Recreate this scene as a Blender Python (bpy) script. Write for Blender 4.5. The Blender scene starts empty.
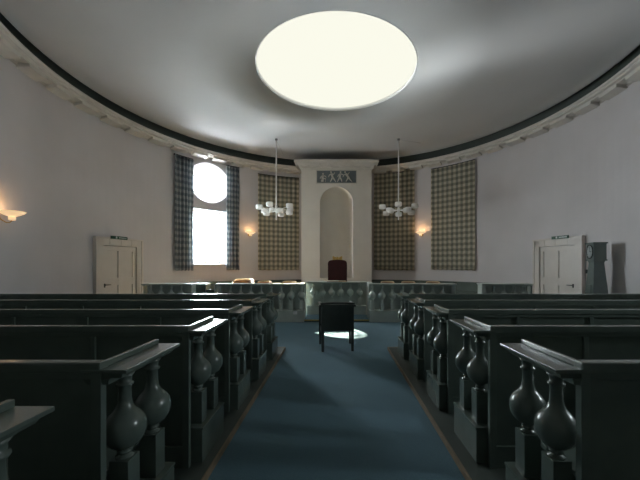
import bpy, bmesh, math, random
from mathutils import Vector, Matrix
random.seed(4)
PI = math.pi
SC = bpy.context.scene
COL = SC.collection
F, YH, XV, EYE = 320.0, 265.0, 336.5, 1.45     # focal length (px), horizon, vanishing x, eye height
CY, RW, RC = 7.83, 6.67, 6.32                  # round room: centre y, wall radius, cornice edge radius
ZC = 5.75                                      # cornice top

# ------------------------------------------------------------------ materials
def new_mat(name):
    m = bpy.data.materials.new(name); m.use_nodes = True
    n = m.node_tree.nodes; l = m.node_tree.links
    return m, n, l, n['Principled BSDF']

def mat(name, col, rough=.5, metal=0, var=0.0, scale=6, bump=0.0, bscale=40, coat=0, spec=.5):
    m, n, l, p = new_mat(name)
    p.inputs['Roughness'].default_value = rough
    p.inputs['Metallic'].default_value = metal
    p.inputs['Coat Weight'].default_value = coat
    p.inputs['Coat Roughness'].default_value = .12
    p.inputs['Specular IOR Level'].default_value = spec
    tc = n.new('ShaderNodeTexCoord')
    no = n.new('ShaderNodeTexNoise'); no.inputs['Scale'].default_value = scale; no.inputs['Detail'].default_value = 5
    l.new(tc.outputs['Object'], no.inputs['Vector'])
    r = n.new('ShaderNodeValToRGB')
    r.color_ramp.elements[0].position = .3; r.color_ramp.elements[1].position = .7
    r.color_ramp.elements[0].color = (*[c * (1 - var) for c in col], 1)
    r.color_ramp.elements[1].color = (*[min(1, c * (1 + var)) for c in col], 1)
    l.new(no.outputs['Fac'], r.inputs['Fac']); l.new(r.outputs['Color'], p.inputs['Base Color'])
    if bump:
        n2 = n.new('ShaderNodeTexNoise'); n2.inputs['Scale'].default_value = bscale; n2.inputs['Detail'].default_value = 4
        l.new(tc.outputs['Object'], n2.inputs['Vector'])
        b = n.new('ShaderNodeBump'); b.inputs['Strength'].default_value = bump; b.inputs['Distance'].default_value = .01
        l.new(n2.outputs['Fac'], b.inputs['Height']); l.new(b.outputs['Normal'], p.inputs['Normal'])
    return m

def opal():
    m, n, l, p = new_mat('opal_shade')
    p.inputs['Base Color'].default_value = (.9, .9, .9, 1); p.inputs['Roughness'].default_value = .25
    t = n.new('ShaderNodeBsdfTranslucent'); t.inputs[0].default_value = (.9, .9, .88, 1)
    x = n.new('ShaderNodeMixShader'); x.inputs[0].default_value = .5
    l.new(p.outputs[0], x.inputs[1]); l.new(t.outputs[0], x.inputs[2]); l.new(x.outputs[0], n['Material Output'].inputs[0])
    return m

def emit(name, col, s):
    m = bpy.data.materials.new(name); m.use_nodes = True
    n = m.node_tree.nodes; n.clear()
    e = n.new('ShaderNodeEmission'); e.inputs[0].default_value = (*col, 1); e.inputs[1].default_value = s
    o = n.new('ShaderNodeOutputMaterial'); m.node_tree.links.new(e.outputs[0], o.inputs[0])
    return m

M = {}
M['wall'] = mat('wall_plaster', (.605, .575, .582), .8, var=.05, scale=.8, bump=.15, bscale=14)
M['ceil'] = mat('ceiling_plaster', (.55, .545, .545), .85, var=.03, scale=.7, spec=.2)
M['cornice'] = mat('cornice_paint', (.63, .595, .55), .5, var=.06, scale=4)
M['portal'] = mat('portal_paint', (.66, .62, .57), .6, var=.03, scale=2)
M['door'] = mat('door_paint', (.62, .57, .52), .35, var=.04, scale=3)
M['green'] = mat('dark_green_paint', (.108, .138, .120), .26, var=.10, scale=5, bump=.05, bscale=9, coat=.3)
M['grey'] = mat('balustrade_green_paint', (.47, .51, .47), .35, var=.08, scale=5, coat=.2)
M['gold'] = mat('brass_trim', (.62, .42, .14), .35, metal=.8)
M['brass'] = mat('brass', (.55, .38, .15), .3, metal=1)
M['plank'] = mat('platform_paint', (.045, .058, .050), .65, var=.15, scale=3)
M['edge'] = mat('worn_wood_edge', (.20, .145, .09), .5, var=.2, scale=8)
M['white'] = mat('white_enamel', (.88, .88, .88), .3, var=.01)
M['blackw'] = mat('black_leather', (.032, .042, .037), .45, var=.2, scale=9, bump=.2, bscale=60)
M['frame'] = mat('dark_chair_wood', (.03, .035, .03), .3, coat=.2)
M['red'] = mat('dark_red_velvet', (.040, .005, .007), .8, var=.2, scale=12)
M['tan'] = mat('tan_leather', (.32, .15, .055), .4, var=.15)
M['lightwood'] = mat('light_wood', (.62, .48, .30), .35, var=.1)
M['slate'] = mat('slate_panel', (.13, .15, .16), .6, var=.1)
M['relief'] = mat('pale_relief', (.50, .47, .42), .6)
M['clock'] = mat('clock_paint', (.12, .155, .15), .3, var=.1, scale=4, coat=.3)
M['dark'] = mat('dark_paint', (.02, .028, .026), .6)
M['sign'] = mat('green_sign', (.012, .075, .042), .35)
M['signwhite'] = mat('sign_white', (.8, .82, .8), .4)
M['paper'] = mat('paper', (.8, .76, .66), .6)
M['cable'] = mat('grey_cable', (.3, .3, .3), .5)
M['frieze_shade'] = mat('frieze_shade_tone', (.06, .075, .066), .6)  # dark tone stands in for the shade in the gap above the cornice
M['dial'] = mat('dial_enamel', (.42, .46, .46), .4, var=.08)
M['rear_absorb'] = mat('rear_wall_absorber', (.40, .38, .34), .5, var=.15)  # unseen rear wall, toned down to cut bounce light on the near side
M['floor_bounce'] = mat('warm_bounce_floor', (.50, .36, .22), .4, var=.15, scale=5)
M['shade'] = opal()
M['skylight'] = emit('opal_skylight', (.965, .962, .835), 1.0)
M['bulbglow'] = emit('lit_glass', (1.0, .72, .42), 2.6)

def carpet_mat():
    m, n, l, p = new_mat('blue_carpet')
    p.inputs['Roughness'].default_value = .95; p.inputs['Specular IOR Level'].default_value = .15
    p.inputs['Sheen Weight'].default_value = .35; p.inputs['Sheen Roughness'].default_value = .5; p.inputs['Sheen Tint'].default_value = (.6, .8, 1, 1)
    tc = n.new('ShaderNodeTexCoord')
    a = n.new('ShaderNodeTexNoise'); a.inputs['Scale'].default_value = 90; a.inputs['Detail'].default_value = 3
    b = n.new('ShaderNodeTexNoise'); b.inputs['Scale'].default_value = 2.2; b.inputs['Detail'].default_value = 4
    l.new(tc.outputs['Object'], a.inputs['Vector']); l.new(tc.outputs['Object'], b.inputs['Vector'])
    mx = n.new('ShaderNodeMix'); mx.data_type = 'FLOAT'; mx.inputs[0].default_value = .35
    l.new(a.outputs['Fac'], mx.inputs[2]); l.new(b.outputs['Fac'], mx.inputs[3])
    r = n.new('ShaderNodeValToRGB')
    r.color_ramp.elements[0].position = .3; r.color_ramp.elements[0].color = (.042, .088, .108, 1)
    r.color_ramp.elements[1].position = .7; r.color_ramp.elements[1].color = (.080, .152, .178, 1)
    l.new(mx.outputs[0], r.inputs['Fac']); l.new(r.outputs['Color'], p.inputs['Base Color'])
    bm = n.new('ShaderNodeBump'); bm.inputs['Strength'].default_value = .4; bm.inputs['Distance'].default_value = .01
    l.new(a.outputs['Fac'], bm.inputs['Height']); l.new(bm.outputs['Normal'], p.inputs['Normal'])
    return m
M['carpet'] = carpet_mat()

def plaid_mat(name, base, c1, c2, trans):
    """woven check: UV is in metres"""
    m, n, l, p = new_mat(name)
    p.inputs['Roughness'].default_value = .9; p.inputs['Specular IOR Level'].default_value = .1
    uv = n.new('ShaderNodeUVMap'); sp = n.new('ShaderNodeSeparateXYZ'); l.new(uv.outputs[0], sp.inputs[0])
    def stripe(o, pitch):
        a = n.new('ShaderNodeMath'); a.operation = 'MULTIPLY'; a.inputs[1].default_value = 1 / pitch; l.new(o, a.inputs[0])
        b = n.new('ShaderNodeMath'); b.operation = 'PINGPONG'; b.inputs[1].default_value = .5; l.new(a.outputs[0], b.inputs[0])
        r = n.new('ShaderNodeValToRGB')
        r.color_ramp.elements[0].position = .17; r.color_ramp.elements[1].position = .33
        l.new(b.outputs[0], r.inputs['Fac']); return r.outputs['Color']
    s1 = stripe(sp.outputs[0], .195); s2 = stripe(sp.outputs[1], .215)
    m1 = n.new('ShaderNodeMix'); m1.data_type = 'RGBA'; m1.inputs[6].default_value = (*base, 1); m1.inputs[7].default_value = (*c1, 1)
    l.new(s1, m1.inputs[0])
    m2 = n.new('ShaderNodeMix'); m2.data_type = 'RGBA'; m2.blend_type = 'MULTIPLY'
    l.new(s2, m2.inputs[0]); l.new(m1.outputs[2], m2.inputs[6]); m2.inputs[7].default_value = (*c2, 1)
    l.new(m2.outputs[2], p.inputs['Base Color'])
    tr = n.new('ShaderNodeBsdfTranslucent'); l.new(m2.outputs[2], tr.inputs[0])
    ms = n.new('ShaderNodeMixShader'); ms.inputs[0].default_value = trans
    l.new(p.outputs[0], ms.inputs[1]); l.new(tr.outputs[0], ms.inputs[2])
    l.new(ms.outputs[0], n['Material Output'].inputs[0])
    return m
M['plaid'] = plaid_mat('plaid_curtain', (.56, .50, .385), (.30, .295, .245), (.56, .57, .57), .15)
M['plaid_blue'] = plaid_mat('plaid_curtain_blue', (.52, .54, .55), (.27, .29, .32), (.56, .60, .63), .45)

def glass_mat():
    m, n, l, p = new_mat('window_glass')
    n.remove(p)
    t = n.new('ShaderNodeBsdfTransparent'); t.inputs[0].default_value = (.95, .97, .96, 1)
    g = n.new('ShaderNodeBsdfGlossy'); g.inputs['Roughness'].default_value = .02
    x = n.new('ShaderNodeMixShader'); x.inputs[0].default_value = .05
    l.new(t.outputs[0], x.inputs[1]); l.new(g.outputs[0], x.inputs[2]); l.new(x.outputs[0], n['Material Output'].inputs[0])
    return m
M['glass'] = glass_mat()

# ------------------------------------------------------------------ mesh builder
class MB:
    def __init__(s): s.bm = bmesh.new()
    def box(s, x0, x1, y0, y1, z0, z1, bev=0, taper=None):
        vs = [s.bm.verts.new(p) for p in ((x0,y0,z0),(x1,y0,z0),(x1,y1,z0),(x0,y1,z0),(x0,y0,z1),(x1,y0,z1),(x1,y1,z1),(x0,y1,z1))]
        if taper:
            cx, cy = (x0+x1)/2, (y0+y1)/2
            for v in vs[:4]: v.co.x = cx + (v.co.x-cx)*taper[0]; v.co.y = cy + (v.co.y-cy)*taper[1]
        fs = [s.bm.faces.new([vs[i] for i in q]) for q in ((0,3,2,1),(4,5,6,7),(0,1,5,4),(1,2,6,5),(2,3,7,6),(3,0,4,7))]
        if bev:
            es = list({e for f in fs for e in f.edges})
            bmesh.ops.bevel(s.bm, geom=es, offset=bev, segments=2, affect='EDGES', profile=.6)
        return s
    def lathe(s, prof, n=20, c=(0,0,0), a0=0, a1=2*PI, smooth=True, closed_profile=False, cap=False):
        full = abs(a1-a0-2*PI) < 1e-6
        k = n if full else n+1
        rings = []
        for i in range(k):
            a = a0 + (a1-a0)*i/n
            rings.append([s.bm.verts.new((c[0]+r*math.sin(a), c[1]+r*math.cos(a), c[2]+z)) for r, z in prof])
        m = len(prof)
        for i in range(n):
            A, B = rings[i], rings[(i+1) % k]
            for j in range(m if closed_profile else m-1):
                j2 = (j+1) % m
                vs = []
                for v in (A[j], A[j2], B[j2], B[j]):
                    if all((v.co-w.co).length > 1e-7 for w in vs): vs.append(v)
                if len(vs) > 2:
                    f = s.bm.faces.new(vs); f.smooth = smooth
        if cap and not full:
            s.bm.faces.new(rings[0]); s.bm.faces.new(rings[-1][::-1])
        return s
    def tube(s, pts, r, n=8):
        pts = [Vector(p) for p in pts]; rings = []
        up = Vector((0,0,1))
        for i, p in enumerate(pts):
            d = (pts[min(i+1, len(pts)-1)] - pts[max(i-1, 0)]).normalized()
            u = d.cross(up)
            if u.length < 1e-3: u = d.cross(Vector((1,0,0)))
            u.normalize(); v = d.cross(u)
            rr = r[i] if isinstance(r, (list, tuple)) else r
            rings.append([s.bm.verts.new(p + (u*math.cos(2*PI*k/n) + v*math.sin(2*PI*k/n))*rr) for k in range(n)])
        for A, B in zip(rings, rings[1:]):
            for k in range(n):
                f = s.bm.faces.new((A[k], A[(k+1)%n], B[(k+1)%n], B[k])); f.smooth = True
        s.bm.faces.new(rings[0][::-1]); s.bm.faces.new(rings[-1]); return s
    def prism(s, outline, y0, y1):
        """outline in XZ, extruded along Y"""
        A = [s.bm.verts.new((x, y0, z)) for x, z in outline]; B = [s.bm.verts.new((x, y1, z)) for x, z in outline]
        s.bm.faces.new(A); s.bm.faces.new(B[::-1]); n = len(A)
        for i in range(n): s.bm.faces.new((A[i], B[i], B[(i+1)%n], A[(i+1)%n]))
        return s
    def ball(s, c, r, sc=(1,1,1), n=12):
        g = bmesh.ops.create_uvsphere(s.bm, u_segments=n, v_segments=max(6, n//2), radius=r)
        for v in g['verts']: v.co = Vector((v.co.x*sc[0]+c[0], v.co.y*sc[1]+c[1], v.co.z*sc[2]+c[2]))
        for f in {f for v in g['verts'] for f in v.link_faces}: f.smooth = True
        return s
    def xf(s, mtx): bmesh.ops.transform(s.bm, matrix=mtx, verts=s.bm.verts); return s
    def build(s, name, m, parent=None):
        bmesh.ops.recalc_face_normals(s.bm, faces=s.bm.faces)
        me = bpy.data.meshes.new(name); s.bm.to_mesh(me); s.bm.free()
        me.materials.append(M[m] if isinstance(m, str) else m)
        o = bpy.data.objects.new(name, me); COL.objects.link(o)
        if parent: o.parent = parent
        return o

def tag(o, label, cat, group=None):
    o['label'] = label; o['category'] = cat
    if group: o['group'] = group
    return o
def struct(o): o['kind'] = 'structure'; return o
def thing(name, label, cat, loc=(0,0,0), rz=0, group=None):
    o = bpy.data.objects.new(name, None); COL.objects.link(o); o.empty_display_size = .1
    o.location = loc; o.rotation_euler = (0,0,rz); return tag(o, label, cat, group)
def copy_tree(o, parent=None):
    c = o.copy(); COL.objects.link(c)
    if parent: c.parent = parent
    for ch in list(o.children): copy_tree(ch, c)
    return c
def boolean(o, cutters):
    for cu in cutters:
        md = o.modifiers.new('cut', 'BOOLEAN'); md.object = cu; md.operation = 'DIFFERENCE'; md.solver = 'EXACT'
    dg = bpy.context.evaluated_depsgraph_get(); dg.update()
    me = bpy.data.meshes.new_from_object(o.evaluated_get(dg))
    o.modifiers.clear(); old = o.data; o.data = me; me.name = old.name
    for cu in cutters: bpy.data.objects.remove(cu)

def wall_at(px, R=RW):
    """point where the sight line through column px meets the round wall: angle, x, y"""
    t = (px-XV)/F; a = 1+t*t; b = -2*CY; c = CY*CY-R*R
    y = (-b+math.sqrt(b*b-4*a*c))/(2*a); x = t*y
    return math.atan2(x, y-CY), x, y
def zat(py, y): return EYE + (YH-py)*y/F

# ------------------------------------------------------------------ room shell
AW = math.radians(123)
XS = RW*math.sin(AW); YS = CY + RW*math.cos(AW); YB = -3.0
struct(MB().box(-8, 8, YB-.3, CY+RW+.8, -.2, 0).build('floor', 'carpet'))

aw, wx, wy = wall_at(209.5)          # window axis
wd = Vector((math.sin(aw), math.cos(aw), 0)); wt = Vector((math.cos(aw), -math.sin(aw), 0))
wz = zat(183, wy)
def win_frame(radius, z):            # matrix: local x = along the wall, local y = outward, z up
    p = Vector((0, CY, 0)) + wd*radius
    return Matrix(((wt.x, wd.x, 0, p.x), (wt.y, wd.y, 0, p.y), (0, 0, 1, z), (0, 0, 0, 1)))
TH = .48
wall = MB().lathe([(RW, 0), (RW, 6.47), (RW+TH, 6.47), (RW+TH, 0)], 124, (0,CY,0), -AW, AW, closed_profile=True, cap=True, smooth=False).build('wall_back', 'wall')
RO, RI = .85, .29                    # oculus radius inside / at the glass
ocut = MB()
A = []; B = []
for k in range(40):
    a = 2*PI*k/40
    A.append(ocut.bm.verts.new((math.cos(a)*RO*1.03, -.15, math.sin(a)*RO*1.03)))
    B.append(ocut.bm.verts.new((math.cos(a)*RI, TH+.2, math.sin(a)*RI)))
ocut.bm.faces.new(A); ocut.bm.faces.new(B[::-1])
for k in range(40): ocut.bm.faces.new((A[k], B[k], B[(k+1)%40], A[(k+1)%40]))
oc = ocut.xf(win_frame(RW, wz)).build('cut_o', 'wall')
z0, z1 = zat(264, wy), zat(210, wy)
rc = MB()
i0, i1 = (-.72, .72), (-.58, .58)
vs = [rc.bm.verts.new(p) for p in ((i0[0],-.15,z0),(i0[1],-.15,z0),(i1[1],TH+.2,z0+.06),(i1[0],TH+.2,z0+.06),(i0[0],-.15,z1),(i0[1],-.15,z1),(i1[1],TH+.2,z1-.04),(i1[0],TH+.2,z1-.04))]
for q in ((0,3,2,1),(4,5,6,7),(0,1,5,4),(1,2,6,5),(2,3,7,6),(3,0,4,7)): rc.bm.faces.new([vs[i] for i in q])
rco = rc.xf(win_frame(RW, 0)).build('cut_r', 'wall')
boolean(wall, [oc, rco]); struct(wall)

# side and rear walls; unseen right-hand window added for highlights on the balusters
def side_wall(s, name):
    o = MB().box(min(s*XS, s*(XS+.35)), max(s*XS, s*(XS+.35)), YB, YS+.1, 0, 6.6).build(name, 'wall')
    if s < 0: struct(o); return
    c = MB().box(min(s*(XS-.2), s*(XS+.6)), max(s*(XS-.2), s*(XS+.6)), 1.6, 2.1, 2.2, 3.1).build('cut_s', 'wall')
    boolean(o, [c]); struct(o)
    w = MB()
    x = s*(XS+.2)
    for y in (1.62, 2.08): w.box(x-.03, x+.03, y-.02, y+.02, 2.2, 3.1)
    for z in (2.22, 2.65, 3.08): w.box(x-.03, x+.03, 1.6, 2.1, z-.02, z+.02)
    o2 = struct(w.build('unseen_window', 'white'))
    g = MB().box(x-.004, x+.004, 1.6, 2.1, 2.2, 3.1).build('pane', 'glass', o2)
side_wall(-1, 'wall_left'); side_wall(1, 'wall_right')
struct(MB().box(-XS-.35, XS+.35, YB-.3, YB, 0, 6.6).build('wall_front', 'rear_absorb'))

# ceiling: shallow dome with a round opening
RS = 1.935
struct(MB().lathe([(RS, 6.15), (3.5, 6.15), (5.2, 6.145), (5.8, 6.15), (6.05, 6.145), (6.22, 6.13), (6.34, 6.10), (6.42, 6.06), (6.45, 6.06), (6.46, 6.48), (7.15, 6.48), (7.15, 6.6), (RS+.08, 6.6), (RS+.08, 6.5), (RS, 6.5)], 128, (0,CY,0), closed_profile=True).build('ceiling', 'ceil'))
struct(MB().box(-XS-.35, XS+.35, YB-.3, YS+.3, 6.49, 6.7).build('ceiling', 'ceil'))

struct(MB().lathe([(RW-.05, ZC-.01), (RW-.05, 6.475), (RW-.005, 6.475), (RW-.005, ZC-.01)], 124, (0,CY,0), -AW, AW, closed_profile=True, cap=True, smooth=False).build('trim_3', 'frieze_shade'))
sk = thing('skylight', 'large round glowing skylight in the centre of the ceiling', 'skylight', (0, CY, 6.15))
MB().lathe([(0, .09), (RS-.006, .09), (RS-.006, .12), (0, .12)], 96, (0,0,0)).build('diffuser', 'skylight', sk)
MB().lathe([(RS-.022, .0), (RS-.004, .0), (RS-.004, .088), (RS-.022, .088)], 96, closed_profile=True).build('inner_ring', 'white', sk)

# cornice (arc) with hanging mutule blocks
cp = [(RW, 5.53), (RW-.04, 5.53), (RW-.05, 5.57), (RC+.10, 5.59), (RC+.10, 5.615), (RC+.035, 5.63), (RC+.035, 5.68), (RC, 5.70), (RC, ZC), (RW, ZC)]
c = MB().lathe(cp, 160, (0,CY,0), -AW, AW, smooth=False, closed_profile=True, cap=True)
nm = 36
for k in range(nm):
    a = -AW + (k+.5)*2*AW/nm
    if abs(a) < math.radians(14): continue
    w = .26/6.45
    c.lathe([(RC+.10, 5.525), (RC+.10, 5.61), (RW-.01, 5.58), (RW-.01, 5.48)], 4, (0,CY,0), a-w, a+w, smooth=False, closed_profile=True, cap=True)
struct(c.build('trim_1', 'cornice'))

# portal block with niche
PF, PW = 13.3, 1.46
p = MB().box(-PW, PW, PF, CY+RW-.02, 0, 5.74).build('wall_center', 'portal')
NR = .685; nz = zat(203, PF)
cut = MB()
prof = [(0, .9), (NR, .9)] + [(NR*math.cos(t*PI/2/10), nz+NR*math.sin(t*PI/2/10)) for t in range(11)]
prof[-1] = (0, nz+NR)
cut.lathe(prof, 48, (0, PF, 0), smooth=False)
boolean(p, [cut.build('cut_n', 'portal')]); struct(p)
c = MB()
for (x, y, za, zb) in ((PW+.03, .03, 5.38, 5.44), (PW+.08, .08, 5.44, 5.50), (PW+.20, .20, 5.56, 5.66), (PW+.27, .28, 5.66, ZC)):
    c.box(-x, x, PF-y, PF+.75, za, zb)
c.box(-PW-.10, PW+.10, PF-.10, PF+.75, 5.50, 5.56)
for k in range(7): c.box(-1.42+k*.42, -1.42+k*.42+.26, PF-.18, PF-.10, 5.51, 5.56)
struct(c.build('trim_2', 'cornice'))

# window joinery
def local(mb, rad, z): return mb.xf(win_frame(rad, z))
wn = struct(local(MB().box(-.62, .62, -.02, .04, z0+.02, z0+.10), RW+.36, 0).build('window_1', 'white'))
w = MB()
for x in (-.60, -.02, .56): w.box(x, x+.05, -.02, .03, z0, z1)
for z in (z0+.72, z0+1.4): w.box(-.6, .6, -.015, .025, z, z+.03)
w.box(-.62, .62, -.02, .03, z1-.08, z1-.02)
local(w, RW+.36, 0).build('window_frame', 'white', wn)
w = MB()
for k in range(36):
    a0, a1 = 2*PI*k/36, 2*PI*(k+1)/36
    q = []
    for yy in (-.02, .03):
        for (a, r) in ((a0, RI-.02), (a0, RI+.035), (a1, RI+.035), (a1, RI-.02)):
            q.append(w.bm.verts.new((r*math.cos(a), yy, r*math.sin(a))))
    for f in ((0,1,2,3), (7,6,5,4), (0,4,5,1), (3,2,6,7), (0,3,7,4), (1,5,6,2)): w.bm.faces.new([q[i] for i in f])
w.box(-.012, .012, -.01, .02, -RI, RI); w.box(-RI, RI, -.01, .02, -.012, .012)
local(w, RW+.36, wz).build('round_frame', 'white', wn)
local(MB().box(-.7, .7, .035, .04, z0, z1), RW+.36, 0).build('pane', 'glass', wn)
local(MB().box(-.75, .75, -.12, .3, z0-.05, z0-.002, .008), RW, 0).build('window_sill', 'white', wn)

# ------------------------------------------------------------------ doors
def door(px0, px1, handle_side, name, idx):
    a0, x0, y0 = wall_at(px0); a1, x1, y1 = wall_at(px1)
    L = math.hypot(x1-x0, y1-y0)-.09; ang = math.atan2(y1-y0, x1-x0)
    base = Vector(((x0+x1)/2, (y0+y1)/2, 0))
    # local x along chord (left to right in view), local -y toward the room
    mt = Matrix.Translation(base) @ Matrix.Rotation(ang, 4, 'Z') @ Matrix.Translation((0, -.03, 0))
    h = L/2; T = 2.2; fw = .20
    w = MB()
    w.box(-h, -h+fw, -.06, .1, 0, T-fw); w.box(h-fw, h, -.06, .1, 0, T-fw); w.box(-h, h, -.06, .1, T-fw, T)
    w.box(-h-.03, h+.03, -.09, .1, T, T+.035)
    w.box(-h-.02, -h+.03, -.085, .1, 0, T); w.box(h-.03, h+.02, -.085, .1, 0, T)
    for z in [.28+.34*k for k in range(6)]:                     # block joints of the surround
        for s in (-1, 1): w.box(min(s*(h-.03), s*(h-fw)), max(s*(h-.03), s*(h-fw)), -.066, -.05, z+.012, min(z+.33, T))
    for k in range(4):
        ww = (2*h-.06)/4
        w.box(-h+.03+k*ww+.006, -h+.03+(k+1)*ww-.006, -.066, -.05, T-fw+.01, T-.01)
    fr = struct(w.xf(mt).build(name, 'door'))
    i = h-fw
    d = MB(); d.box(-i+.01, i-.01, 0, .06, .01, T-fw-.01)
    st = .11
    for x in (-i+.01, -st/2, i-.01-st): d.box(x, x+st, -.025, 0, .01, T-fw-.01)
    for (za, zb) in ((.01, .22), (.86, 1.08), (T-fw-.14, T-fw-.01)):
        d.box(-i+.01+st, -st/2, -.024, 0, za, zb); d.box(st/2, i-.01-st, -.024, 0, za, zb)
    lf = d.xf(mt).build('door_leaf', 'door', fr)
    hx = handle_side*(i-.07)
    hd = MB().box(hx-.02, hx+.02, -.035, -.02, .82, .93, .004)
    hd.tube([(hx, -.02, .89), (hx, -.075, .89), (hx-handle_side*.15, -.075, .89)], .012)
    hd.xf(mt).build('door_handle', 'frame', fr)
    # exit sign
    sx0, sx1 = (-.36, .16) if handle_side < 0 else (-.08, .44)
    s = MB().box(sx0, sx1, -.125, -.098, T-.005, T+.08)
    g = thing('exit_sign', 'green and white exit sign above the %s door' % idx, 'sign')
    s.xf(mt).build('sign_board', 'sign', g)
    t = MB(); x = sx0+.14; zc = T+.0375; yy = -.1275
    t.box(x, x+.018, yy, -.125, zc-.03, zc+.03); t.ball((x+.03, yy+.001, zc+.022), .010, (1, .2, 1), 8)     # running figure
    t.box(x+.02, x+.05, yy, -.125, zc-.008, zc+.008); t.box(x+.03, x+.04, yy, -.125, zc-.03, zc+.005)
    t.xf(mt).build('pictogram', 'signwhite', g); t = MB()
    for k in range(7): t.box(sx0+.24+k*.036, sx0+.24+k*.036+.022, yy, -.125, zc-.014, zc+.014)
    t.xf(mt).build('lettering', 'signwhite', g)
door(92, 141, -1, 'door_1', 'left'); door(535, 586, 1, 'door_2', 'right')

# ------------------------------------------------------------------ curtains
def curtain(px0, px1, zb_px, zt_px, m, amp, waves, name_label, group=None, gather=1.0, rad=.07):
    a0, x0, y0 = wall_at(px0, RW-rad); a1, x1, y1 = wall_at(px1, RW-rad)
    ym = (y0+y1)/2; zt = zat(zt_px, y0); zb = zat(zb_px, ym)
    bm = bmesh.new(); uv = bm.loops.layers.uv.new('UVMap')
    n, mz = max(24, int(waves*10)), 26
    th = .008
    sheets = []
    for side in (0, 1):
        g = []
        for j in range(mz+1):
            z = zb + (zt-zb)*j/mz
            row = []
            for i in range(n+1):
                s = i/n; a = a0+(a1-a0)*s
                dv = amp*math.sin(2*PI*waves*s + .35*math.sin(z*1.7)) * (.75+.25*math.sin(3*s+z)) + amp*.4*math.sin(2*PI*waves*.37*s+1.3)
                r = RW - rad - dv + (th if side else 0)
                row.append((bm.verts.new((r*math.sin(a), CY + r*math.cos(a), z + .012*math.sin(2*PI*waves*s)*(1-j/mz))), s*abs(a1-a0)*RW*gather, z))
            g.append(row)
        sheets.append(g)
    def quad(q):
        f = bm.faces.new([v[0] for v in q]); f.smooth = True
        for l, v in zip(f.loops, q): l[uv].uv = (v[1], v[2])
    for g, flip in ((sheets[0], False), (sheets[1], True)):
        for j in range(mz):
            for i in range(n):
                q = [g[j][i], g[j][i+1], g[j+1][i+1], g[j+1][i]]
                quad(q[::-1] if flip else q)
    A, B = sheets
    for j in range(mz):
        quad([A[j][0], A[j+1][0], B[j+1][0], B[j][0]]); quad([A[j][n], B[j][n], B[j+1][n], A[j+1][n]])
    for i in range(n):
        quad([A[0][i], B[0][i], B[0][i+1], A[0][i+1]]); quad([A[mz][i], A[mz][i+1], B[mz][i+1], B[mz][i]])
    me = bpy.data.meshes.new('curtain'); bm.to_mesh(me); bm.free(); me.materials.append(m)
    t = thing('curtain', name_label, 'curtain', group=group)
    o = bpy.data.objects.new('cloth', me); COL.objects.link(o); o.parent = t
    rr = MB(); k = 12
    rr.tube([((RW-rad+.025)*math.sin(a0+(a1-a0)*i/k), CY+(RW-rad+.025)*math.cos(a0+(a1-a0)*i/k), zt+.02) for i in range(k+1)], .018)
    for s in (.1, .9):
        a = a0+(a1-a0)*s
        rr.tube([((RW-rad+.025)*math.sin(a), CY+(RW-rad+.025)*math.cos(a), zt+.02), ((RW+.01)*math.sin(a), CY+(RW+.01)*math.cos(a), zt+.02)], .014)
    rr.build('curtain_rail', 'frame', t)
    return t
G = 'checked curtains on the round wall'
curtain(258, 299, 270, 174, M['plaid'], .012, 7, 'flat green and cream checked curtain between the window and the niche', G)
curtain(374, 414.5, 270, 172.5, M['plaid'], .012, 7, 'flat checked curtain just right of the niche', G)
curtain(431, 475, 270, 169.5, M['plaid'], .012, 8, 'wide checked curtain furthest right, taller in view, near the right door', G)
curtain(174.5, 193.5, 270.5, 154, M['plaid_blue'], .045, 5, 'gathered bluish checked curtain drawn to the left of the bright window', G, 1.6, .13)
curtain(226.3, 239.5, 270, 165.5, M['plaid_blue'], .04, 4, 'narrow gathered checked curtain drawn to the right of the bright window', G, 1.6, .13)

# ------------------------------------------------------------------ relief panel
rp = thing('relief_panel', 'grey relief plaque of four pale figures above the arched niche', 'relief', (0, PF-.001, 0))
xa, xb = (317-XV)*PF/F, (356-XV)*PF/F; za, zb = zat(183, PF), zat(171, PF)
MB().box(xa, xb, -.03, 0, za, zb).build('slab', 'slate', rp)
w = MB()
for (a, b, c_, d) in ((xa-.03, xb+.03, za-.03, za), (xa-.03, xb+.03, zb, zb+.03), (xa-.03, xa, za, zb), (xb, xb+.03, za, zb)): w.box(a, b, -.045, 0, c_, d)
w.build('border', 'relief', rp)
H = zb-za
for k, (u, lean, sit) in enumerate(((.14, .02, 1), (.40, -.05, 0), (.58, .03, 0), (.80, -.10, 0))):
    w = MB(); x = xa+(xb-xa)*u; y = -.035; b = za+.04
    hip = (x, y, b+H*(.25 if sit else .40)); sh = (x+lean, y, hip[2]+H*.28)
    w.tube([hip, sh], [.040, .050], 8); w.ball((sh[0]+lean*.3, y, sh[2]+.065), .036, (1, .6, 1.15), 10)
    if sit: w.tube([hip, (x+.13, y, hip[2]+.01), (x+.12, y, b)], [.038, .03, .02]); w.box(x-.06, x+.05, y, 0, b, hip[2]-.03)
    else:
        w.tube([hip, (x+.07, y, b+H*.2), (x+.11+lean*-.5, y, b)], [.036, .027, .016])
        w.tube([hip, (x-.04, y, b+H*.2), (x-.10, y, b)], [.036, .027, .016])
    w.tube([sh, (sh[0]+.09, y, sh[2]-.03), (sh[0]+.15, y, sh[2]+(.06 if k % 2 else -.08))], [.022, .018, .012])
    w.tube([sh, (sh[0]-.08, y, sh[2]-.05), (sh[0]-.12, y, sh[2]-.14)], [.022, .018, .012])
    for v in w.bm.verts: v.co.y = -.034 + (v.co.y+.035)*.45 if v.co.y != 0 else v.co.y
    w.build('figure', 'relief', rp)

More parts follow.
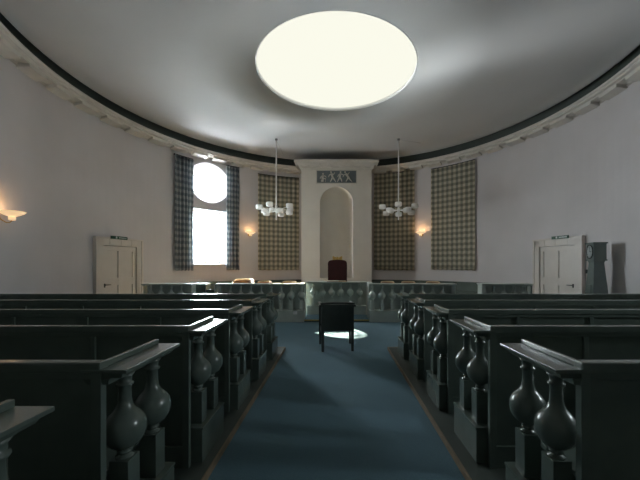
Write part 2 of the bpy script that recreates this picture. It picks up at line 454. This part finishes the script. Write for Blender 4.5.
# ------------------------------------------------------------------ baluster (vase shaped)
BPROF = [(0, .53), (.040, .53), (.040, .537), (.024, .543), (.022, .550), (.034, .555), (.034, .563), (.026, .569), (.052, .583), (.076, .606), (.090, .637), (.094, .665), (.091, .694),
         (.081, .720), (.062, .743), (.043, .762), (.033, .784), (.029, .812), (.029, .872), (.038, .876), (.038, .886), (.029, .890), (.032, .915), (.042, .93), (0, .93)]
def baluster_mesh(m):
    b = MB().lathe(BPROF, 24).build('baluster', m)
    pdl = MB().box(-.045, .045, -.045, .045, .30, .53, .003).build('pedestal', m, b)
    return b
proto = {k: baluster_mesh(k) for k in ('green', 'grey')}
def add_baluster(m, x, y, z, parent, k=[0]):
    b = copy_tree(proto[m]); b.location = (x, y, z); b.parent = parent; return b

# ------------------------------------------------------------------ court balustrade
YF = 8.10
def balustrade(xa, xb, ys, label, depth=.26, end=(0,0), yf=None):
    yf = YF if yf is None else yf
    t = thing('balustrade', label, 'balustrade', (0, yf, 0), 0, 'balustrade sections in front of the bench')
    w = MB().box(xa, xb, 0, depth, 0, .285, .004); w.box(xa-.004, xb+.004, -.012, depth, .285, .30)
    w.build('plinth', 'grey', t)
    w = MB().box(xa-.01, xb+.01, -.035, depth+.03, .948, .976, .006); w.box(xa, xb, -.015, depth, .93, .948)
    w.build('top_rail', 'grey', t)
    MB().box(xa, xb, depth-.035, depth-.01, .30, .93).build('back_panel', 'grey', t)
    for k, s in enumerate(end):
        if s:
            x = xa if k == 0 else xb-.09
            MB().box(x, x+.09, .01, depth-.05, .30, .93).build('end_post', 'grey', t)
    for x in ys: add_baluster('grey', x, .085, 0, t)
    return t
def X8(px, y=YF): return (px-XV)*y/F
pl = [X8(v) for v in (229, 239.4, 249.8, 260, 270.3, 280.5, 290.7, 301)]
balustrade(X8(216), X8(303.6), pl, 'grey-green balustrade left of centre with a small white socket on its base', end=(1, 0))
balustrade(X8(369.6), X8(456), [X8(v) for v in (371.9+.8, 382.5, 393, 403, 413, 423.4, 433.7, 443.7)], 'grey-green balustrade right of centre, between the recess and dark opening', end=(0, 1))
balustrade(X8(142), X8(191.5), [X8(v) for v in (148.5, 159, 169.4, 179.3)], 'shorter dark balustrade section at the far left beside the left door', end=(0, 1))
balustrade(X8(482), X8(532.5), [X8(v) for v in (495.3, 505.8, 516, 526.5)], 'shorter balustrade section at the far right beside the right door', end=(1, 0))
YM = 9.0
ct = balustrade(X8(303.6), X8(369.6), [X8(v, YM+.08) for v in (313.4, 322.3, 331.4, 340.8, 350.2, 359.5)], 'recessed centre balustrade with six balusters in front of the red chair', yf=YM)
for s, xx in ((-1, X8(303.6)), (1, X8(369.6))):          # returns of the recess
    x0, x1 = (xx-.06, xx) if s < 0 else (xx, xx+.06)
    x0, x1 = (xx-.12, xx-.012) if s < 0 else (xx+.012, xx+.12)
    MB().box(x0, x1, -(YM-YF)+.305, -.05, 0, .976).build('side_return', 'grey', ct)
st = thing('step', 'low carpeted step with a brass nosing in the balustrade recess', 'step', (0, YF, 0))
MB().box(X8(303.6)+.015, X8(369.6)-.015, .03, YM-YF-.014, 0.002, .06).build('tread', 'carpet', st)
MB().box(X8(303.6)+.015, X8(369.6)-.015, .012, .03, .03, .066, .003).build('nosing', 'gold', st)
so = MB().box(X8(293.3), X8(297), YF-.02, YF, .20, .28, .004).build('wall_socket', 'white')
tag(so, 'small white socket box on the base of the left balustrade', 'socket')

# hidden warm floor sheet added behind the balustrade for bounce light; curved wall bench
bf = MB(); ring = []
for k in range(49):
    a = -PI*.46 + PI*.92*k/48; ring.append(((RW-.02)*math.sin(a), CY+(RW-.02)*math.cos(a)))
ring = [q for q in ring if q[1] > YM+.33]; pts_ = [(ring[-1][0], YM+.33), (ring[0][0], YM+.33)]
lo_ = [bf.bm.verts.new((x, y, 0)) for x, y in ring+pts_]; hi_ = [bf.bm.verts.new((x, y, .004)) for x, y in ring+pts_]
bf.bm.faces.new(lo_[::-1]); bf.bm.faces.new(hi_)
for i in range(len(lo_)): bf.bm.faces.new((lo_[i], lo_[(i+1) % len(lo_)], hi_[(i+1) % len(lo_)], hi_[i]))
struct(bf.build('floor', 'floor_bounce'))
aL, aR = wall_at(142)[0], wall_at(532.5)[0]
wb = thing('wall_bench', 'dark green panelled bench running along the curved wall', 'bench')
MB().lathe([(RW-.06, 0), (RW-.06, .775), (RW-.01, .775), (RW-.01, 0)], 90, (0,CY,0), aL, aR, smooth=False, closed_profile=True, cap=True).build('back_panel', 'green', wb)
MB().lathe([(RW-.11, .775), (RW-.11, .805), (RW-.01, .805), (RW-.01, .775)], 90, (0,CY,0), aL, aR, smooth=False, closed_profile=True, cap=True).build('top_rail', 'green', wb)
MB().lathe([(RW-.52, .42), (RW-.52, .46), (RW-.06, .46), (RW-.06, .42)], 90, (0,CY,0), aL, aR, smooth=False, closed_profile=True, cap=True).build('seat', 'green', wb)
MB().lathe([(RW-.46, 0), (RW-.46, .42), (RW-.42, .42), (RW-.42, 0)], 90, (0,CY,0), aL, aR, smooth=False, closed_profile=True, cap=True).build('seat_front', 'green', wb)
wb2 = None

# judges' desk behind the centre section
dk = thing('judges_desk', 'grey-green desk directly behind the centre balustrade', 'desk', (0, 9.32, 0))
MB().box(-.9, .9, 0, .7, .90, .94, .005).build('desk_top', 'grey', dk)
for x in (-.88, .82): MB().box(x, x+.06, .03, .66, 0, .90).build('side_panel', 'grey', dk)
MB().box(-.82, .82, .03, .07, .2, .90).build('front_panel', 'grey', dk)
bk = thing('folder', 'open tan folder with white pages lying on the centre rail', 'folder', (X8(337, YM), YM+.13, .977))
MB().box(-.28, .28, -.13, .15, 0, .012, .003).build('cover', 'tan', bk)
MB().box(-.26, .05, -.11, .13, .0125, .028, .003).build('pages', 'paper', bk)
MB().box(.0+.055, .25, -.11, .13, .0125, .024, .003).build('pages', 'lightwood', bk)

# ------------------------------------------------------------------ red presiding chair
rcY = 10.6
rch = thing('presiding_chair', 'high-backed dark red upholstered chair with gilt crest behind the centre rail', 'chair', (X8(337.4, rcY), rcY, 0), PI)
hw = 9.3*rcY/F; ztop = zat(260.3, rcY)
out = [(-hw, .42), (hw, .42), (hw, ztop-.07), (hw-.05, ztop-.01), (hw-.12, ztop), (0, ztop+.015), (-hw+.12, ztop), (-hw+.05, ztop-.01), (-hw, ztop-.07)]
o = MB().prism(out, .20, .28); bmesh.ops.bevel(o.bm, geom=list(o.bm.edges), offset=.015, segments=2, affect='EDGES'); o.build('backrest', 'red', rch)
MB().box(-hw+.03, hw-.03, -.28, .2, .40, .50, .02).build('seat', 'red', rch)
for x in (-hw+.03, hw-.08):
    for y in (-.27, .19): MB().box(x, x+.05, y, y+.05, 0, .40).build('leg', 'gold', rch)
for s in (-1, 1):
    x = s*(hw-.02)
    MB().tube([(x, .2, .74), (x, -.1, .74), (x, -.24, .70)], .025).tube([(x, -.2, .71), (x, -.2, .45)], .02).build('armrest', 'gold', rch)
w = MB().box(-.17, .17, .215, .265, ztop, ztop+.03, .006)
w.ball((0, .24, ztop+.06), .05, (1, .6, 1)); w.ball((-.10, .24, ztop+.065), .055, (1, .6, .9)); w.ball((.10, .24, ztop+.065), .055, (1, .6, .9))
w.ball((-.13, .24, ztop+.10), .03); w.ball((.13, .24, ztop+.10), .03)
w.build('crest', 'gold', rch)

# ------------------------------------------------------------------ tub chairs behind the balustrade
def tub_chair(label, x, y, rz, w, h, group):
    t = thing('tub_chair', label, 'chair', (x, y, 0), rz, group)
    r = w/2
    MB().lathe([(0, .40), (r-.05, .40), (r-.04, .42), (r-.04, .46), (r-.07, .49), (0, .49)], 24).build('seat', 'tan', t)
    MB().lathe([(r-.055, .50), (r-.055, h-.06), (r-.02, h-.06), (r-.02, .50)], 22, (0,0,0), -PI*.42, PI*.42, closed_profile=True, cap=True).build('backrest', 'tan', t)
    pts = [((r-.03)*math.sin(a), (r-.03)*math.cos(a), h-.03-.20*max(0, (abs(a)-.9))) for a in [(-1.9+3.8*i/20) for i in range(21)]]
    MB().tube(pts, .022).build('top_rail', 'lightwood', t)
    for a in (-2.3, -.75, .75, 2.3):
        MB().tube([((r-.09)*math.sin(a), (r-.09)*math.cos(a), 0), ((r-.07)*math.sin(a), (r-.07)*math.cos(a), .41)], [.014, .022]).build('leg', 'lightwood', t)
    for s in (-1, 1): MB().tube([((r-.05)*math.sin(s*1.75), (r-.05)*math.cos(s*1.75), .42), ((r-.03)*math.sin(s*1.75), (r-.03)*math.cos(s*1.75), h-.2)], .018).build('arm_post', 'lightwood', t)
    return t
Gt = 'tub chairs behind the balustrade'
for px, py, Y, w_, lab in ((243, 278.6, 10.6, .78, 'large pale-rimmed tan tub chair below the window, furthest left of the three left chairs'),
                           (264, 280.2, 11.6, .62, 'tan tub chair behind the left balustrade, middle of the three left chairs'),
                           (289, 280.4, 11.6, .62, 'tan tub chair behind the left balustrade, nearest the niche on its left'),
                           (388, 280.6, 11.6, .60, 'tan tub chair behind the right balustrade, nearest the niche on its right'),
                           (409, 280.6, 11.6, .60, 'tan tub chair behind the right balustrade, middle of the three right chairs'),
                           (434, 280.8, 11.3, .60, 'tan tub chair behind the right balustrade, furthest right of the three')):
    x = (px-XV)*Y/F
    tub_chair(lab, x, Y, PI, w_, zat(py+.9, Y-w_/2), Gt).rotation_euler.z = PI*.0

# dark cupboard and metal stool in the left opening
cb = thing('cupboard', 'low dark green cupboard standing in the left gap of the balustrade', 'cupboard', (X8(199.7, 8.6), 8.5, 0))
MB().box(-.19, .19, 0, .35, 0.0, .93, .004).build('body', 'green', cb)
MB().box(-.20, .20, -.02, .36, .93, .95, .004).build('top', 'grey', cb)
MB().box(-.17, .17, -.018, -.001, .08, .88, .004).build('door', 'green', cb)
sl = thing('metal_frame_chair', 'light grey metal framed chair between the cupboard and the left balustrade', 'chair', (X8(212.3, 8.6), 8.45, 0))
MB().tube([(-.12, 0, 0), (-.12, 0, .93), (.12, 0, .93), (.12, 0, 0)], .012).build('back_frame', 'cable', sl)
MB().box(-.11, .11, -.006, .006, .62, .80, .003).build('backrest', 'green', sl)
MB().box(-.12, .12, .01, .36, .44, .46, .005).build('seat', 'green', sl)
for s in (-1, 1): MB().tube([(s*.105, .34, 0), (s*.105, .34, .44)], .012).build('leg', 'cable', sl)

# ------------------------------------------------------------------ platforms and pews
XE = .87
for s, nm_ in ((-1, 'left'), (1, 'right')):
    t = thing('pew_platform', 'low dark platform under the %s block of pews with a worn wooden edge' % nm_, 'platform', (0, 0, 0), 0, 'pew platforms')
    x0, x1 = sorted((s*(XE+.014), s*5.45))
    MB().box(x0, x1, -.6, 5.44, 0, .05).build('deck', 'plank', t)
    x0, x1 = sorted((s*XE, s*(XE+.014)))
    w = MB().box(x0, x1, -.6, 5.47, 0, .052, .003)
    x0, x1 = sorted((s*(XE+.014), s*5.45))
    w.box(x0, x1, 5.44, 5.47, 0, .052, .003).build('wooden_edge', 'edge', t)
    if s < 0: continue

def make_pew(s, xo):
    """s: side, xo: outward shift; local y = 0 is the rear face of the back"""
    t = thing('pew', 'tmp', 'pew')
    def bx(mb, a, b, *r, **k): a, b = sorted((s*(a)+xo, s*(b)+xo)); return mb.box(a, b, *r, **k)
    XI, XO = 1.035, 5.25; z0 = .052
    w = MB()
    bx(w, XI, XI+.045, 0, .034, z0, .985, bev=.002)
    bx(w, XI+.045, XO, 0.003, .034, .955, .985, bev=.003); bx(w, XI+.045, XO, .003, .034, z0, .20, bev=.003)
    st_ = []; x = 1.70
    while x < XO-.1: st_.append(x); x += .69
    for x in st_: bx(w, x-.018, x+.018, .003, .034, .20, .955, bev=.004)
    bx(w, XI+.04, XO, .018, .030, .19, .96)
    bx(w, XO-.05, XO, 0, .034, z0, .985)
    w.build('back', 'green', t)
    w = MB(); bx(w, XI, XO, -.006, .048, .985, 1.03, bev=.007); w.build('top_rail', 'green', t)
    w = MB(); bx(w, XI+.09, XO, .052, .46, .43, .46, bev=.006); w.build('seat', 'green', t)
    w = MB(); bx(w, XI+.12, XO, .38, .40, z0, .43); w.build('seat_front', 'green', t)
    w = MB(); bx(w, .920, 1.12, -.008, .465, .984, 1.0, bev=.003)
    # cavetto corbel under the board
    bx(w, .94, 1.115, .0, .45, .958, .984, taper=(.82, .94))
    for y in (.165, .395): bx(w, .985, 1.095, y-.055, y+.055, .93, .958, taper=(.62, .62))
    bx(w, 1.0, 1.115, .002, .10, .93, .958, taper=(.8, .8))
    w.build('armrest', 'green', t)
    w = MB(); bx(w, 1.037, 1.060, 0, .455, 1.0, 1.026, bev=.004); w.build('ledge', 'green', t)
    w = MB(); bx(w, .967, 1.10, .062, .49, z0, .285, bev=.002); bx(w, .962, 1.105, .060, .495, .285, .30, bev=.003); w.build('plinth', 'green', t)
    for y in (.165, .395): add_baluster('green', s*1.04+xo, y, 0, t)
    return t
P0 = 1.378; PD = .82
where = ['front row', 'second row from the dais', 'third row from the dais', 'fourth row from the dais', 'nearest fully visible row']
for s, nm_ in ((-1, 'left'), (1, 'right')):
    pr = make_pew(s, .02)
    rows = [4, 3, 2, 1, 0] + ([-1] if s < 0 else [])
    for i, k in enumerate(rows):
        o = pr if i == 0 else copy_tree(pr)
        o.location = (0, P0 + PD*k, 0)
        if k == -1: lab = 'dark green pew in the bottom left corner, only its armrest showing'
        else: lab = 'dark green pew with two balusters, %s of the aisle, %s' % (nm_, where[i])
        tag(o, lab, 'pew', 'dark green pews facing the dais')
for b in proto.values():
    for ch in list(b.children): bpy.data.objects.remove(ch)
    bpy.data.objects.remove(b)

# ------------------------------------------------------------------ chair in the aisle
ch = thing('armchair', 'dark upholstered wooden armchair standing alone in the aisle, seen from behind', 'chair', (.02, 5.36, 0), math.radians(5))
w = MB().box(-.275, .275, -.01, .035, .345, .785, .012); w.build('backrest', 'blackw', ch)
w = MB()
pts = []
for i in range(13):
    u = -1+i/6; pts.append((u*.29, .012, .80+.012*(1-u*u)))
w.tube(pts, .018); w.build('top_rail', 'frame', ch)
MB().box(-.26, .26, .04, .55, .38, .45, .02).build('seat', 'blackw', ch)
for s in (-1, 1):
    MB().box(s*.25-.026, s*.25+.026, -.008, .040, 0, .36, taper=(.8, .8)).build('leg', 'frame', ch)
    MB().box(s*.275-.024, s*.275+.024, .51, .56, 0, .745, taper=(.8, .8)).build('leg', 'frame', ch)
    MB().box(s*.285-.024, s*.285+.024, .0, .58, .745, .78, .006).build('armrest', 'frame', ch)
    MB().box(s*.27-.01, s*.27+.01, .04, .51, .30, .345).build('side_rail', 'frame', ch)

# ------------------------------------------------------------------ chandeliers
def chandelier(x, y, label):
    t = thing('chandelier', label, 'chandelier', (x, y, 6.10), 0, 'white ring chandeliers')
    zc = zat(210.3, y) - 6.10; zf = zat(220, y) - 6.10
    MB().lathe([(0, .0), (.05, .0), (.05, -.04), (.02, -.07), (0, -.07)], 16).build('ceiling_cup', 'cable', t)
    MB().tube([(0, 0, -.05), (0, 0, zc-.05)], .022, 10).build('rod', 'white', t)
    MB().lathe([(0, zc+.18), (.035, zc+.18), (.05, zc+.13), (.03, zc+.09), (.055, zc+.05), (.06, zc-.03), (.03, zc-.08), (.022, zc-.2), (.022, zf), (0, zf)], 16).build('hub', 'white', t)
    for k in range(10):
        a = 2*PI*k/10 + .2; r = .61 if k % 2 else .48; dz = .10 if k % 2 else -.09
        px, py = r*math.sin(a), r*math.cos(a)
        MB().tube([(.04*math.sin(a), .04*math.cos(a), zc), (px, py, zc+dz)], .012, 6).build('arm', 'white', t)
        MB().lathe([(0, -.07), (.07, -.075), (.115, -.06), (.125, -.03), (.125, .07), (.115, .085), (.06, .09), (0, .09)], 18, (px, py, zc+dz)).build('shade', 'shade', t)
    MB().tube([(0, 0, -.03), (.25, .3, -.55)] if x < 0 else [(0, 0, -.03), (.9, .3, -.03)], .004, 5).build('cord', 'cable', t)
YL = F*4.65/126
chandelier((276.3-XV)*YL/F, YL, 'left white ring chandelier on a long rod, hanging beside the window')
chandelier((398.5-XV)*YL/F, YL, 'right white ring chandelier on a long rod, right of the niche')

# ------------------------------------------------------------------ wall lamps
def sconce(px, py, label, power):
    a, x, y = wall_at(px, RW-.22)
    z = zat(py, y)
    t = thing('wall_lamp', label, 'lamp', (x, y, z), -a, 'bowl wall lamps')
    def L(mb): return mb
    MB().lathe([(0, -.03), (.05, -.028), (.11, -.005), (.17, .03), (.205, .065), (.198, .068), (.16, .038), (.10, .006), (.05, -.015), (0, -.018)], 32).build('glass_bowl', GL, t)
    MB().lathe([(0, -.10), (.045, -.10), (.055, -.09), (.055, -.035), (0, -.035)], 20).build('glass_cup', GL, t)
    MB().tube([(0, -.0, -.105), (0, .03, -.14), (0, .09, -.145), (0, .16, -.10), (0, .205, -.05)], .010).build('arm', 'brass', t)
    MB().lathe([(0, 0), (.05, 0), (.05, .02), (.0, .025)], 16).xf(Matrix.Translation((0, .222, -.05)) @ Matrix.Rotation(PI/2, 4, 'X')).build('wall_plate', 'brass', t)
    bl = bpy.data.lights.new('bulb', 'POINT'); bl.energy = power; bl.color = (1, .60, .28); bl.shadow_soft_size = .04
    lo = bpy.data.objects.new('bulb', bl); COL.objects.link(lo); lo.parent = t; lo.location = (0, 0, .09)
def lampglass():
    m, n, l, p = new_mat('lamp_glass')
    p.inputs['Base Color'].default_value = (.85, .68, .45, 1); p.inputs['Roughness'].default_value = .35
    p.inputs['Emission Color'].default_value = (1, .66, .36, 1); p.inputs['Emission Strength'].default_value = .75
    return m
GL = lampglass()
sconce(12, 215, 'lit bowl wall lamp at the left edge of the picture', 3)
sconce(250.5, 233.5, 'small lit wall lamp between the window and the left flat curtain', 4)
sconce(420.5, 233.5, 'small lit wall lamp between the two right curtains', 4)

# ------------------------------------------------------------------ longcase clock
ckx, cky = 258/F*7.75, 7.72
ck = thing('longcase_clock', 'tall green-grey longcase clock with a white dial beside the right door', 'clock', (ckx+.02, cky, 0), math.radians(-103)); ck.scale = (.84, .84, 1)
# local -y is the dial side
MB().box(-.27, .27, -.17, .17, 0, .5, .006).build('base', 'clock', ck)
w = MB(); vs = []
for z, hx, hy in ((.5, .25, .20), (1.0, .20, .165), (1.50, .14, .125), (1.55, .16, .14)):
    vs.append([w.bm.verts.new(q) for q in ((-hx, -hy, z), (hx, -hy, z), (hx, hy, z), (-hx, hy, z))])
for A, B in zip(vs, vs[1:]):
    for i in range(4): w.bm.faces.new((A[i], A[(i+1)%4], B[(i+1)%4], B[i]))
w.bm.faces.new(vs[0][::-1]); w.bm.faces.new(vs[-1])
w.build('trunk', 'clock', ck)
w = MB().box(-.21, .21, -.17, .17, 1.55, 1.585, .004); w.box(-.195, .195, -.155, .155, 1.585, 1.955); w.box(-.22, .22, -.18, .18, 1.955, 1.99, .004)
hd = w.build('hood', 'clock', ck)
R90 = Matrix.Rotation(PI/2, 4, 'X')
MB().lathe([(0, .0), (.155, 0), (.155, .012), (0, .012)], 32).xf(Matrix.Translation((0, -.156, 1.77)) @ R90).build('dial', 'dial', ck)
MB().lathe([(.15, 0), (.17, 0), (.17, .02), (.15, .02)], 32, closed_profile=True).xf(Matrix.Translation((0, -.156, 1.77)) @ R90).build('dial_ring', 'dark', ck)
w = MB().box(-.006, .006, -.172, -.169, 1.77, 1.89); w.box(0, .08, -.172, -.169, 1.765, 1.777)
for k in range(12):
    a = 2*PI*k/12; w.box(.132*math.sin(a)-.005, .132*math.sin(a)+.005, -.1705, -.168, 1.77+.132*math.cos(a)-.011, 1.77+.132*math.cos(a)+.011)
w.build('hands', 'dark', ck)
MB().box(-.10, .10, -.19, -.165, .62, .98).xf(Matrix.Translation((0, 0, 0))).build('trunk_door', 'clock', ck)
a, x, y = wall_at(588.2)
sw = MB().box(-.05, .05, -.03, 0, zat(273.5, y), zat(269.5, y), .004).xf(Matrix.Translation((x, y, 0)) @ Matrix.Rotation(-a, 4, 'Z')).build('wall_switch', 'dark')
tag(sw, 'small dark switch box on the wall between door and clock', 'switch')

# ------------------------------------------------------------------ light
sun_to = Vector((.14, 6.87, 0)); oc_p = Vector((0, CY, 0)) + wd*(RW+.3) + Vector((0, 0, wz))
d = (sun_to-oc_p).normalized()
sl_ = bpy.data.lights.new('sun', 'SUN'); sl_.energy = 75; sl_.angle = math.radians(.6); sl_.color = (1, .88, .66)
so_ = bpy.data.objects.new('sun', sl_); COL.objects.link(so_); so_.rotation_euler = d.to_track_quat('-Z', 'Y').to_euler(); so_.location = (-9, 16, 8)

# upward sun lamp for sunlight reflected from outside, through the window onto the ceiling
gl_ = bpy.data.lights.new('outside_glint', 'SUN'); gl_.energy = 4.2; gl_.angle = math.radians(9); gl_.color = (.95, .97, 1)
go_ = bpy.data.objects.new('outside_glint', gl_); COL.objects.link(go_); go_.rotation_euler = Vector((1, -.65, .42)).to_track_quat('-Z', 'Y').to_euler(); go_.location = (-12, 17, .3)
w = bpy.data.worlds.new('sky'); SC.world = w; w.use_nodes = True
bg = w.node_tree.nodes['Background']; bg.inputs[0].default_value = (.86, .94, 1.0, 1); bg.inputs[1].default_value = 74.0
def portal(loc, look, sx, sy, name):
    l = bpy.data.lights.new(name, 'AREA'); l.shape = 'RECTANGLE'; l.size = sx; l.size_y = sy; l.cycles.is_portal = True
    o = bpy.data.objects.new(name, l); COL.objects.link(o); o.location = loc; o.rotation_euler = Vector(look).to_track_quat('-Z', 'Y').to_euler()
portal(Vector((0, CY, 3.4)) + wd*(RW+.55), -wd, 1.7, 4.4, 'sky_portal')
for s in (1,): portal((s*(XS+.4), 1.85, 2.65), (-s, 0, 0), .55, .95, 'sky_portal')

# ------------------------------------------------------------------ camera
cd = bpy.data.cameras.new('camera'); cam = bpy.data.objects.new('camera', cd); COL.objects.link(cam)
cam.location = (0, 0, EYE); cam.rotation_euler = (PI/2, 0, 0)
cd.sensor_width = 36; cd.lens = 36*F/640
cd.shift_x = -(XV-320)/640; cd.shift_y = (YH-240)/640; cd.clip_start = .05
SC.camera = cam
SC.view_settings.view_transform = 'Standard'; SC.view_settings.look = 'None'
SC.view_settings.exposure = 0.0; SC.view_settings.gamma = 1; SC.view_settings.use_curve_mapping = False
SC.cycles.max_bounces = 12; SC.cycles.diffuse_bounces = 8
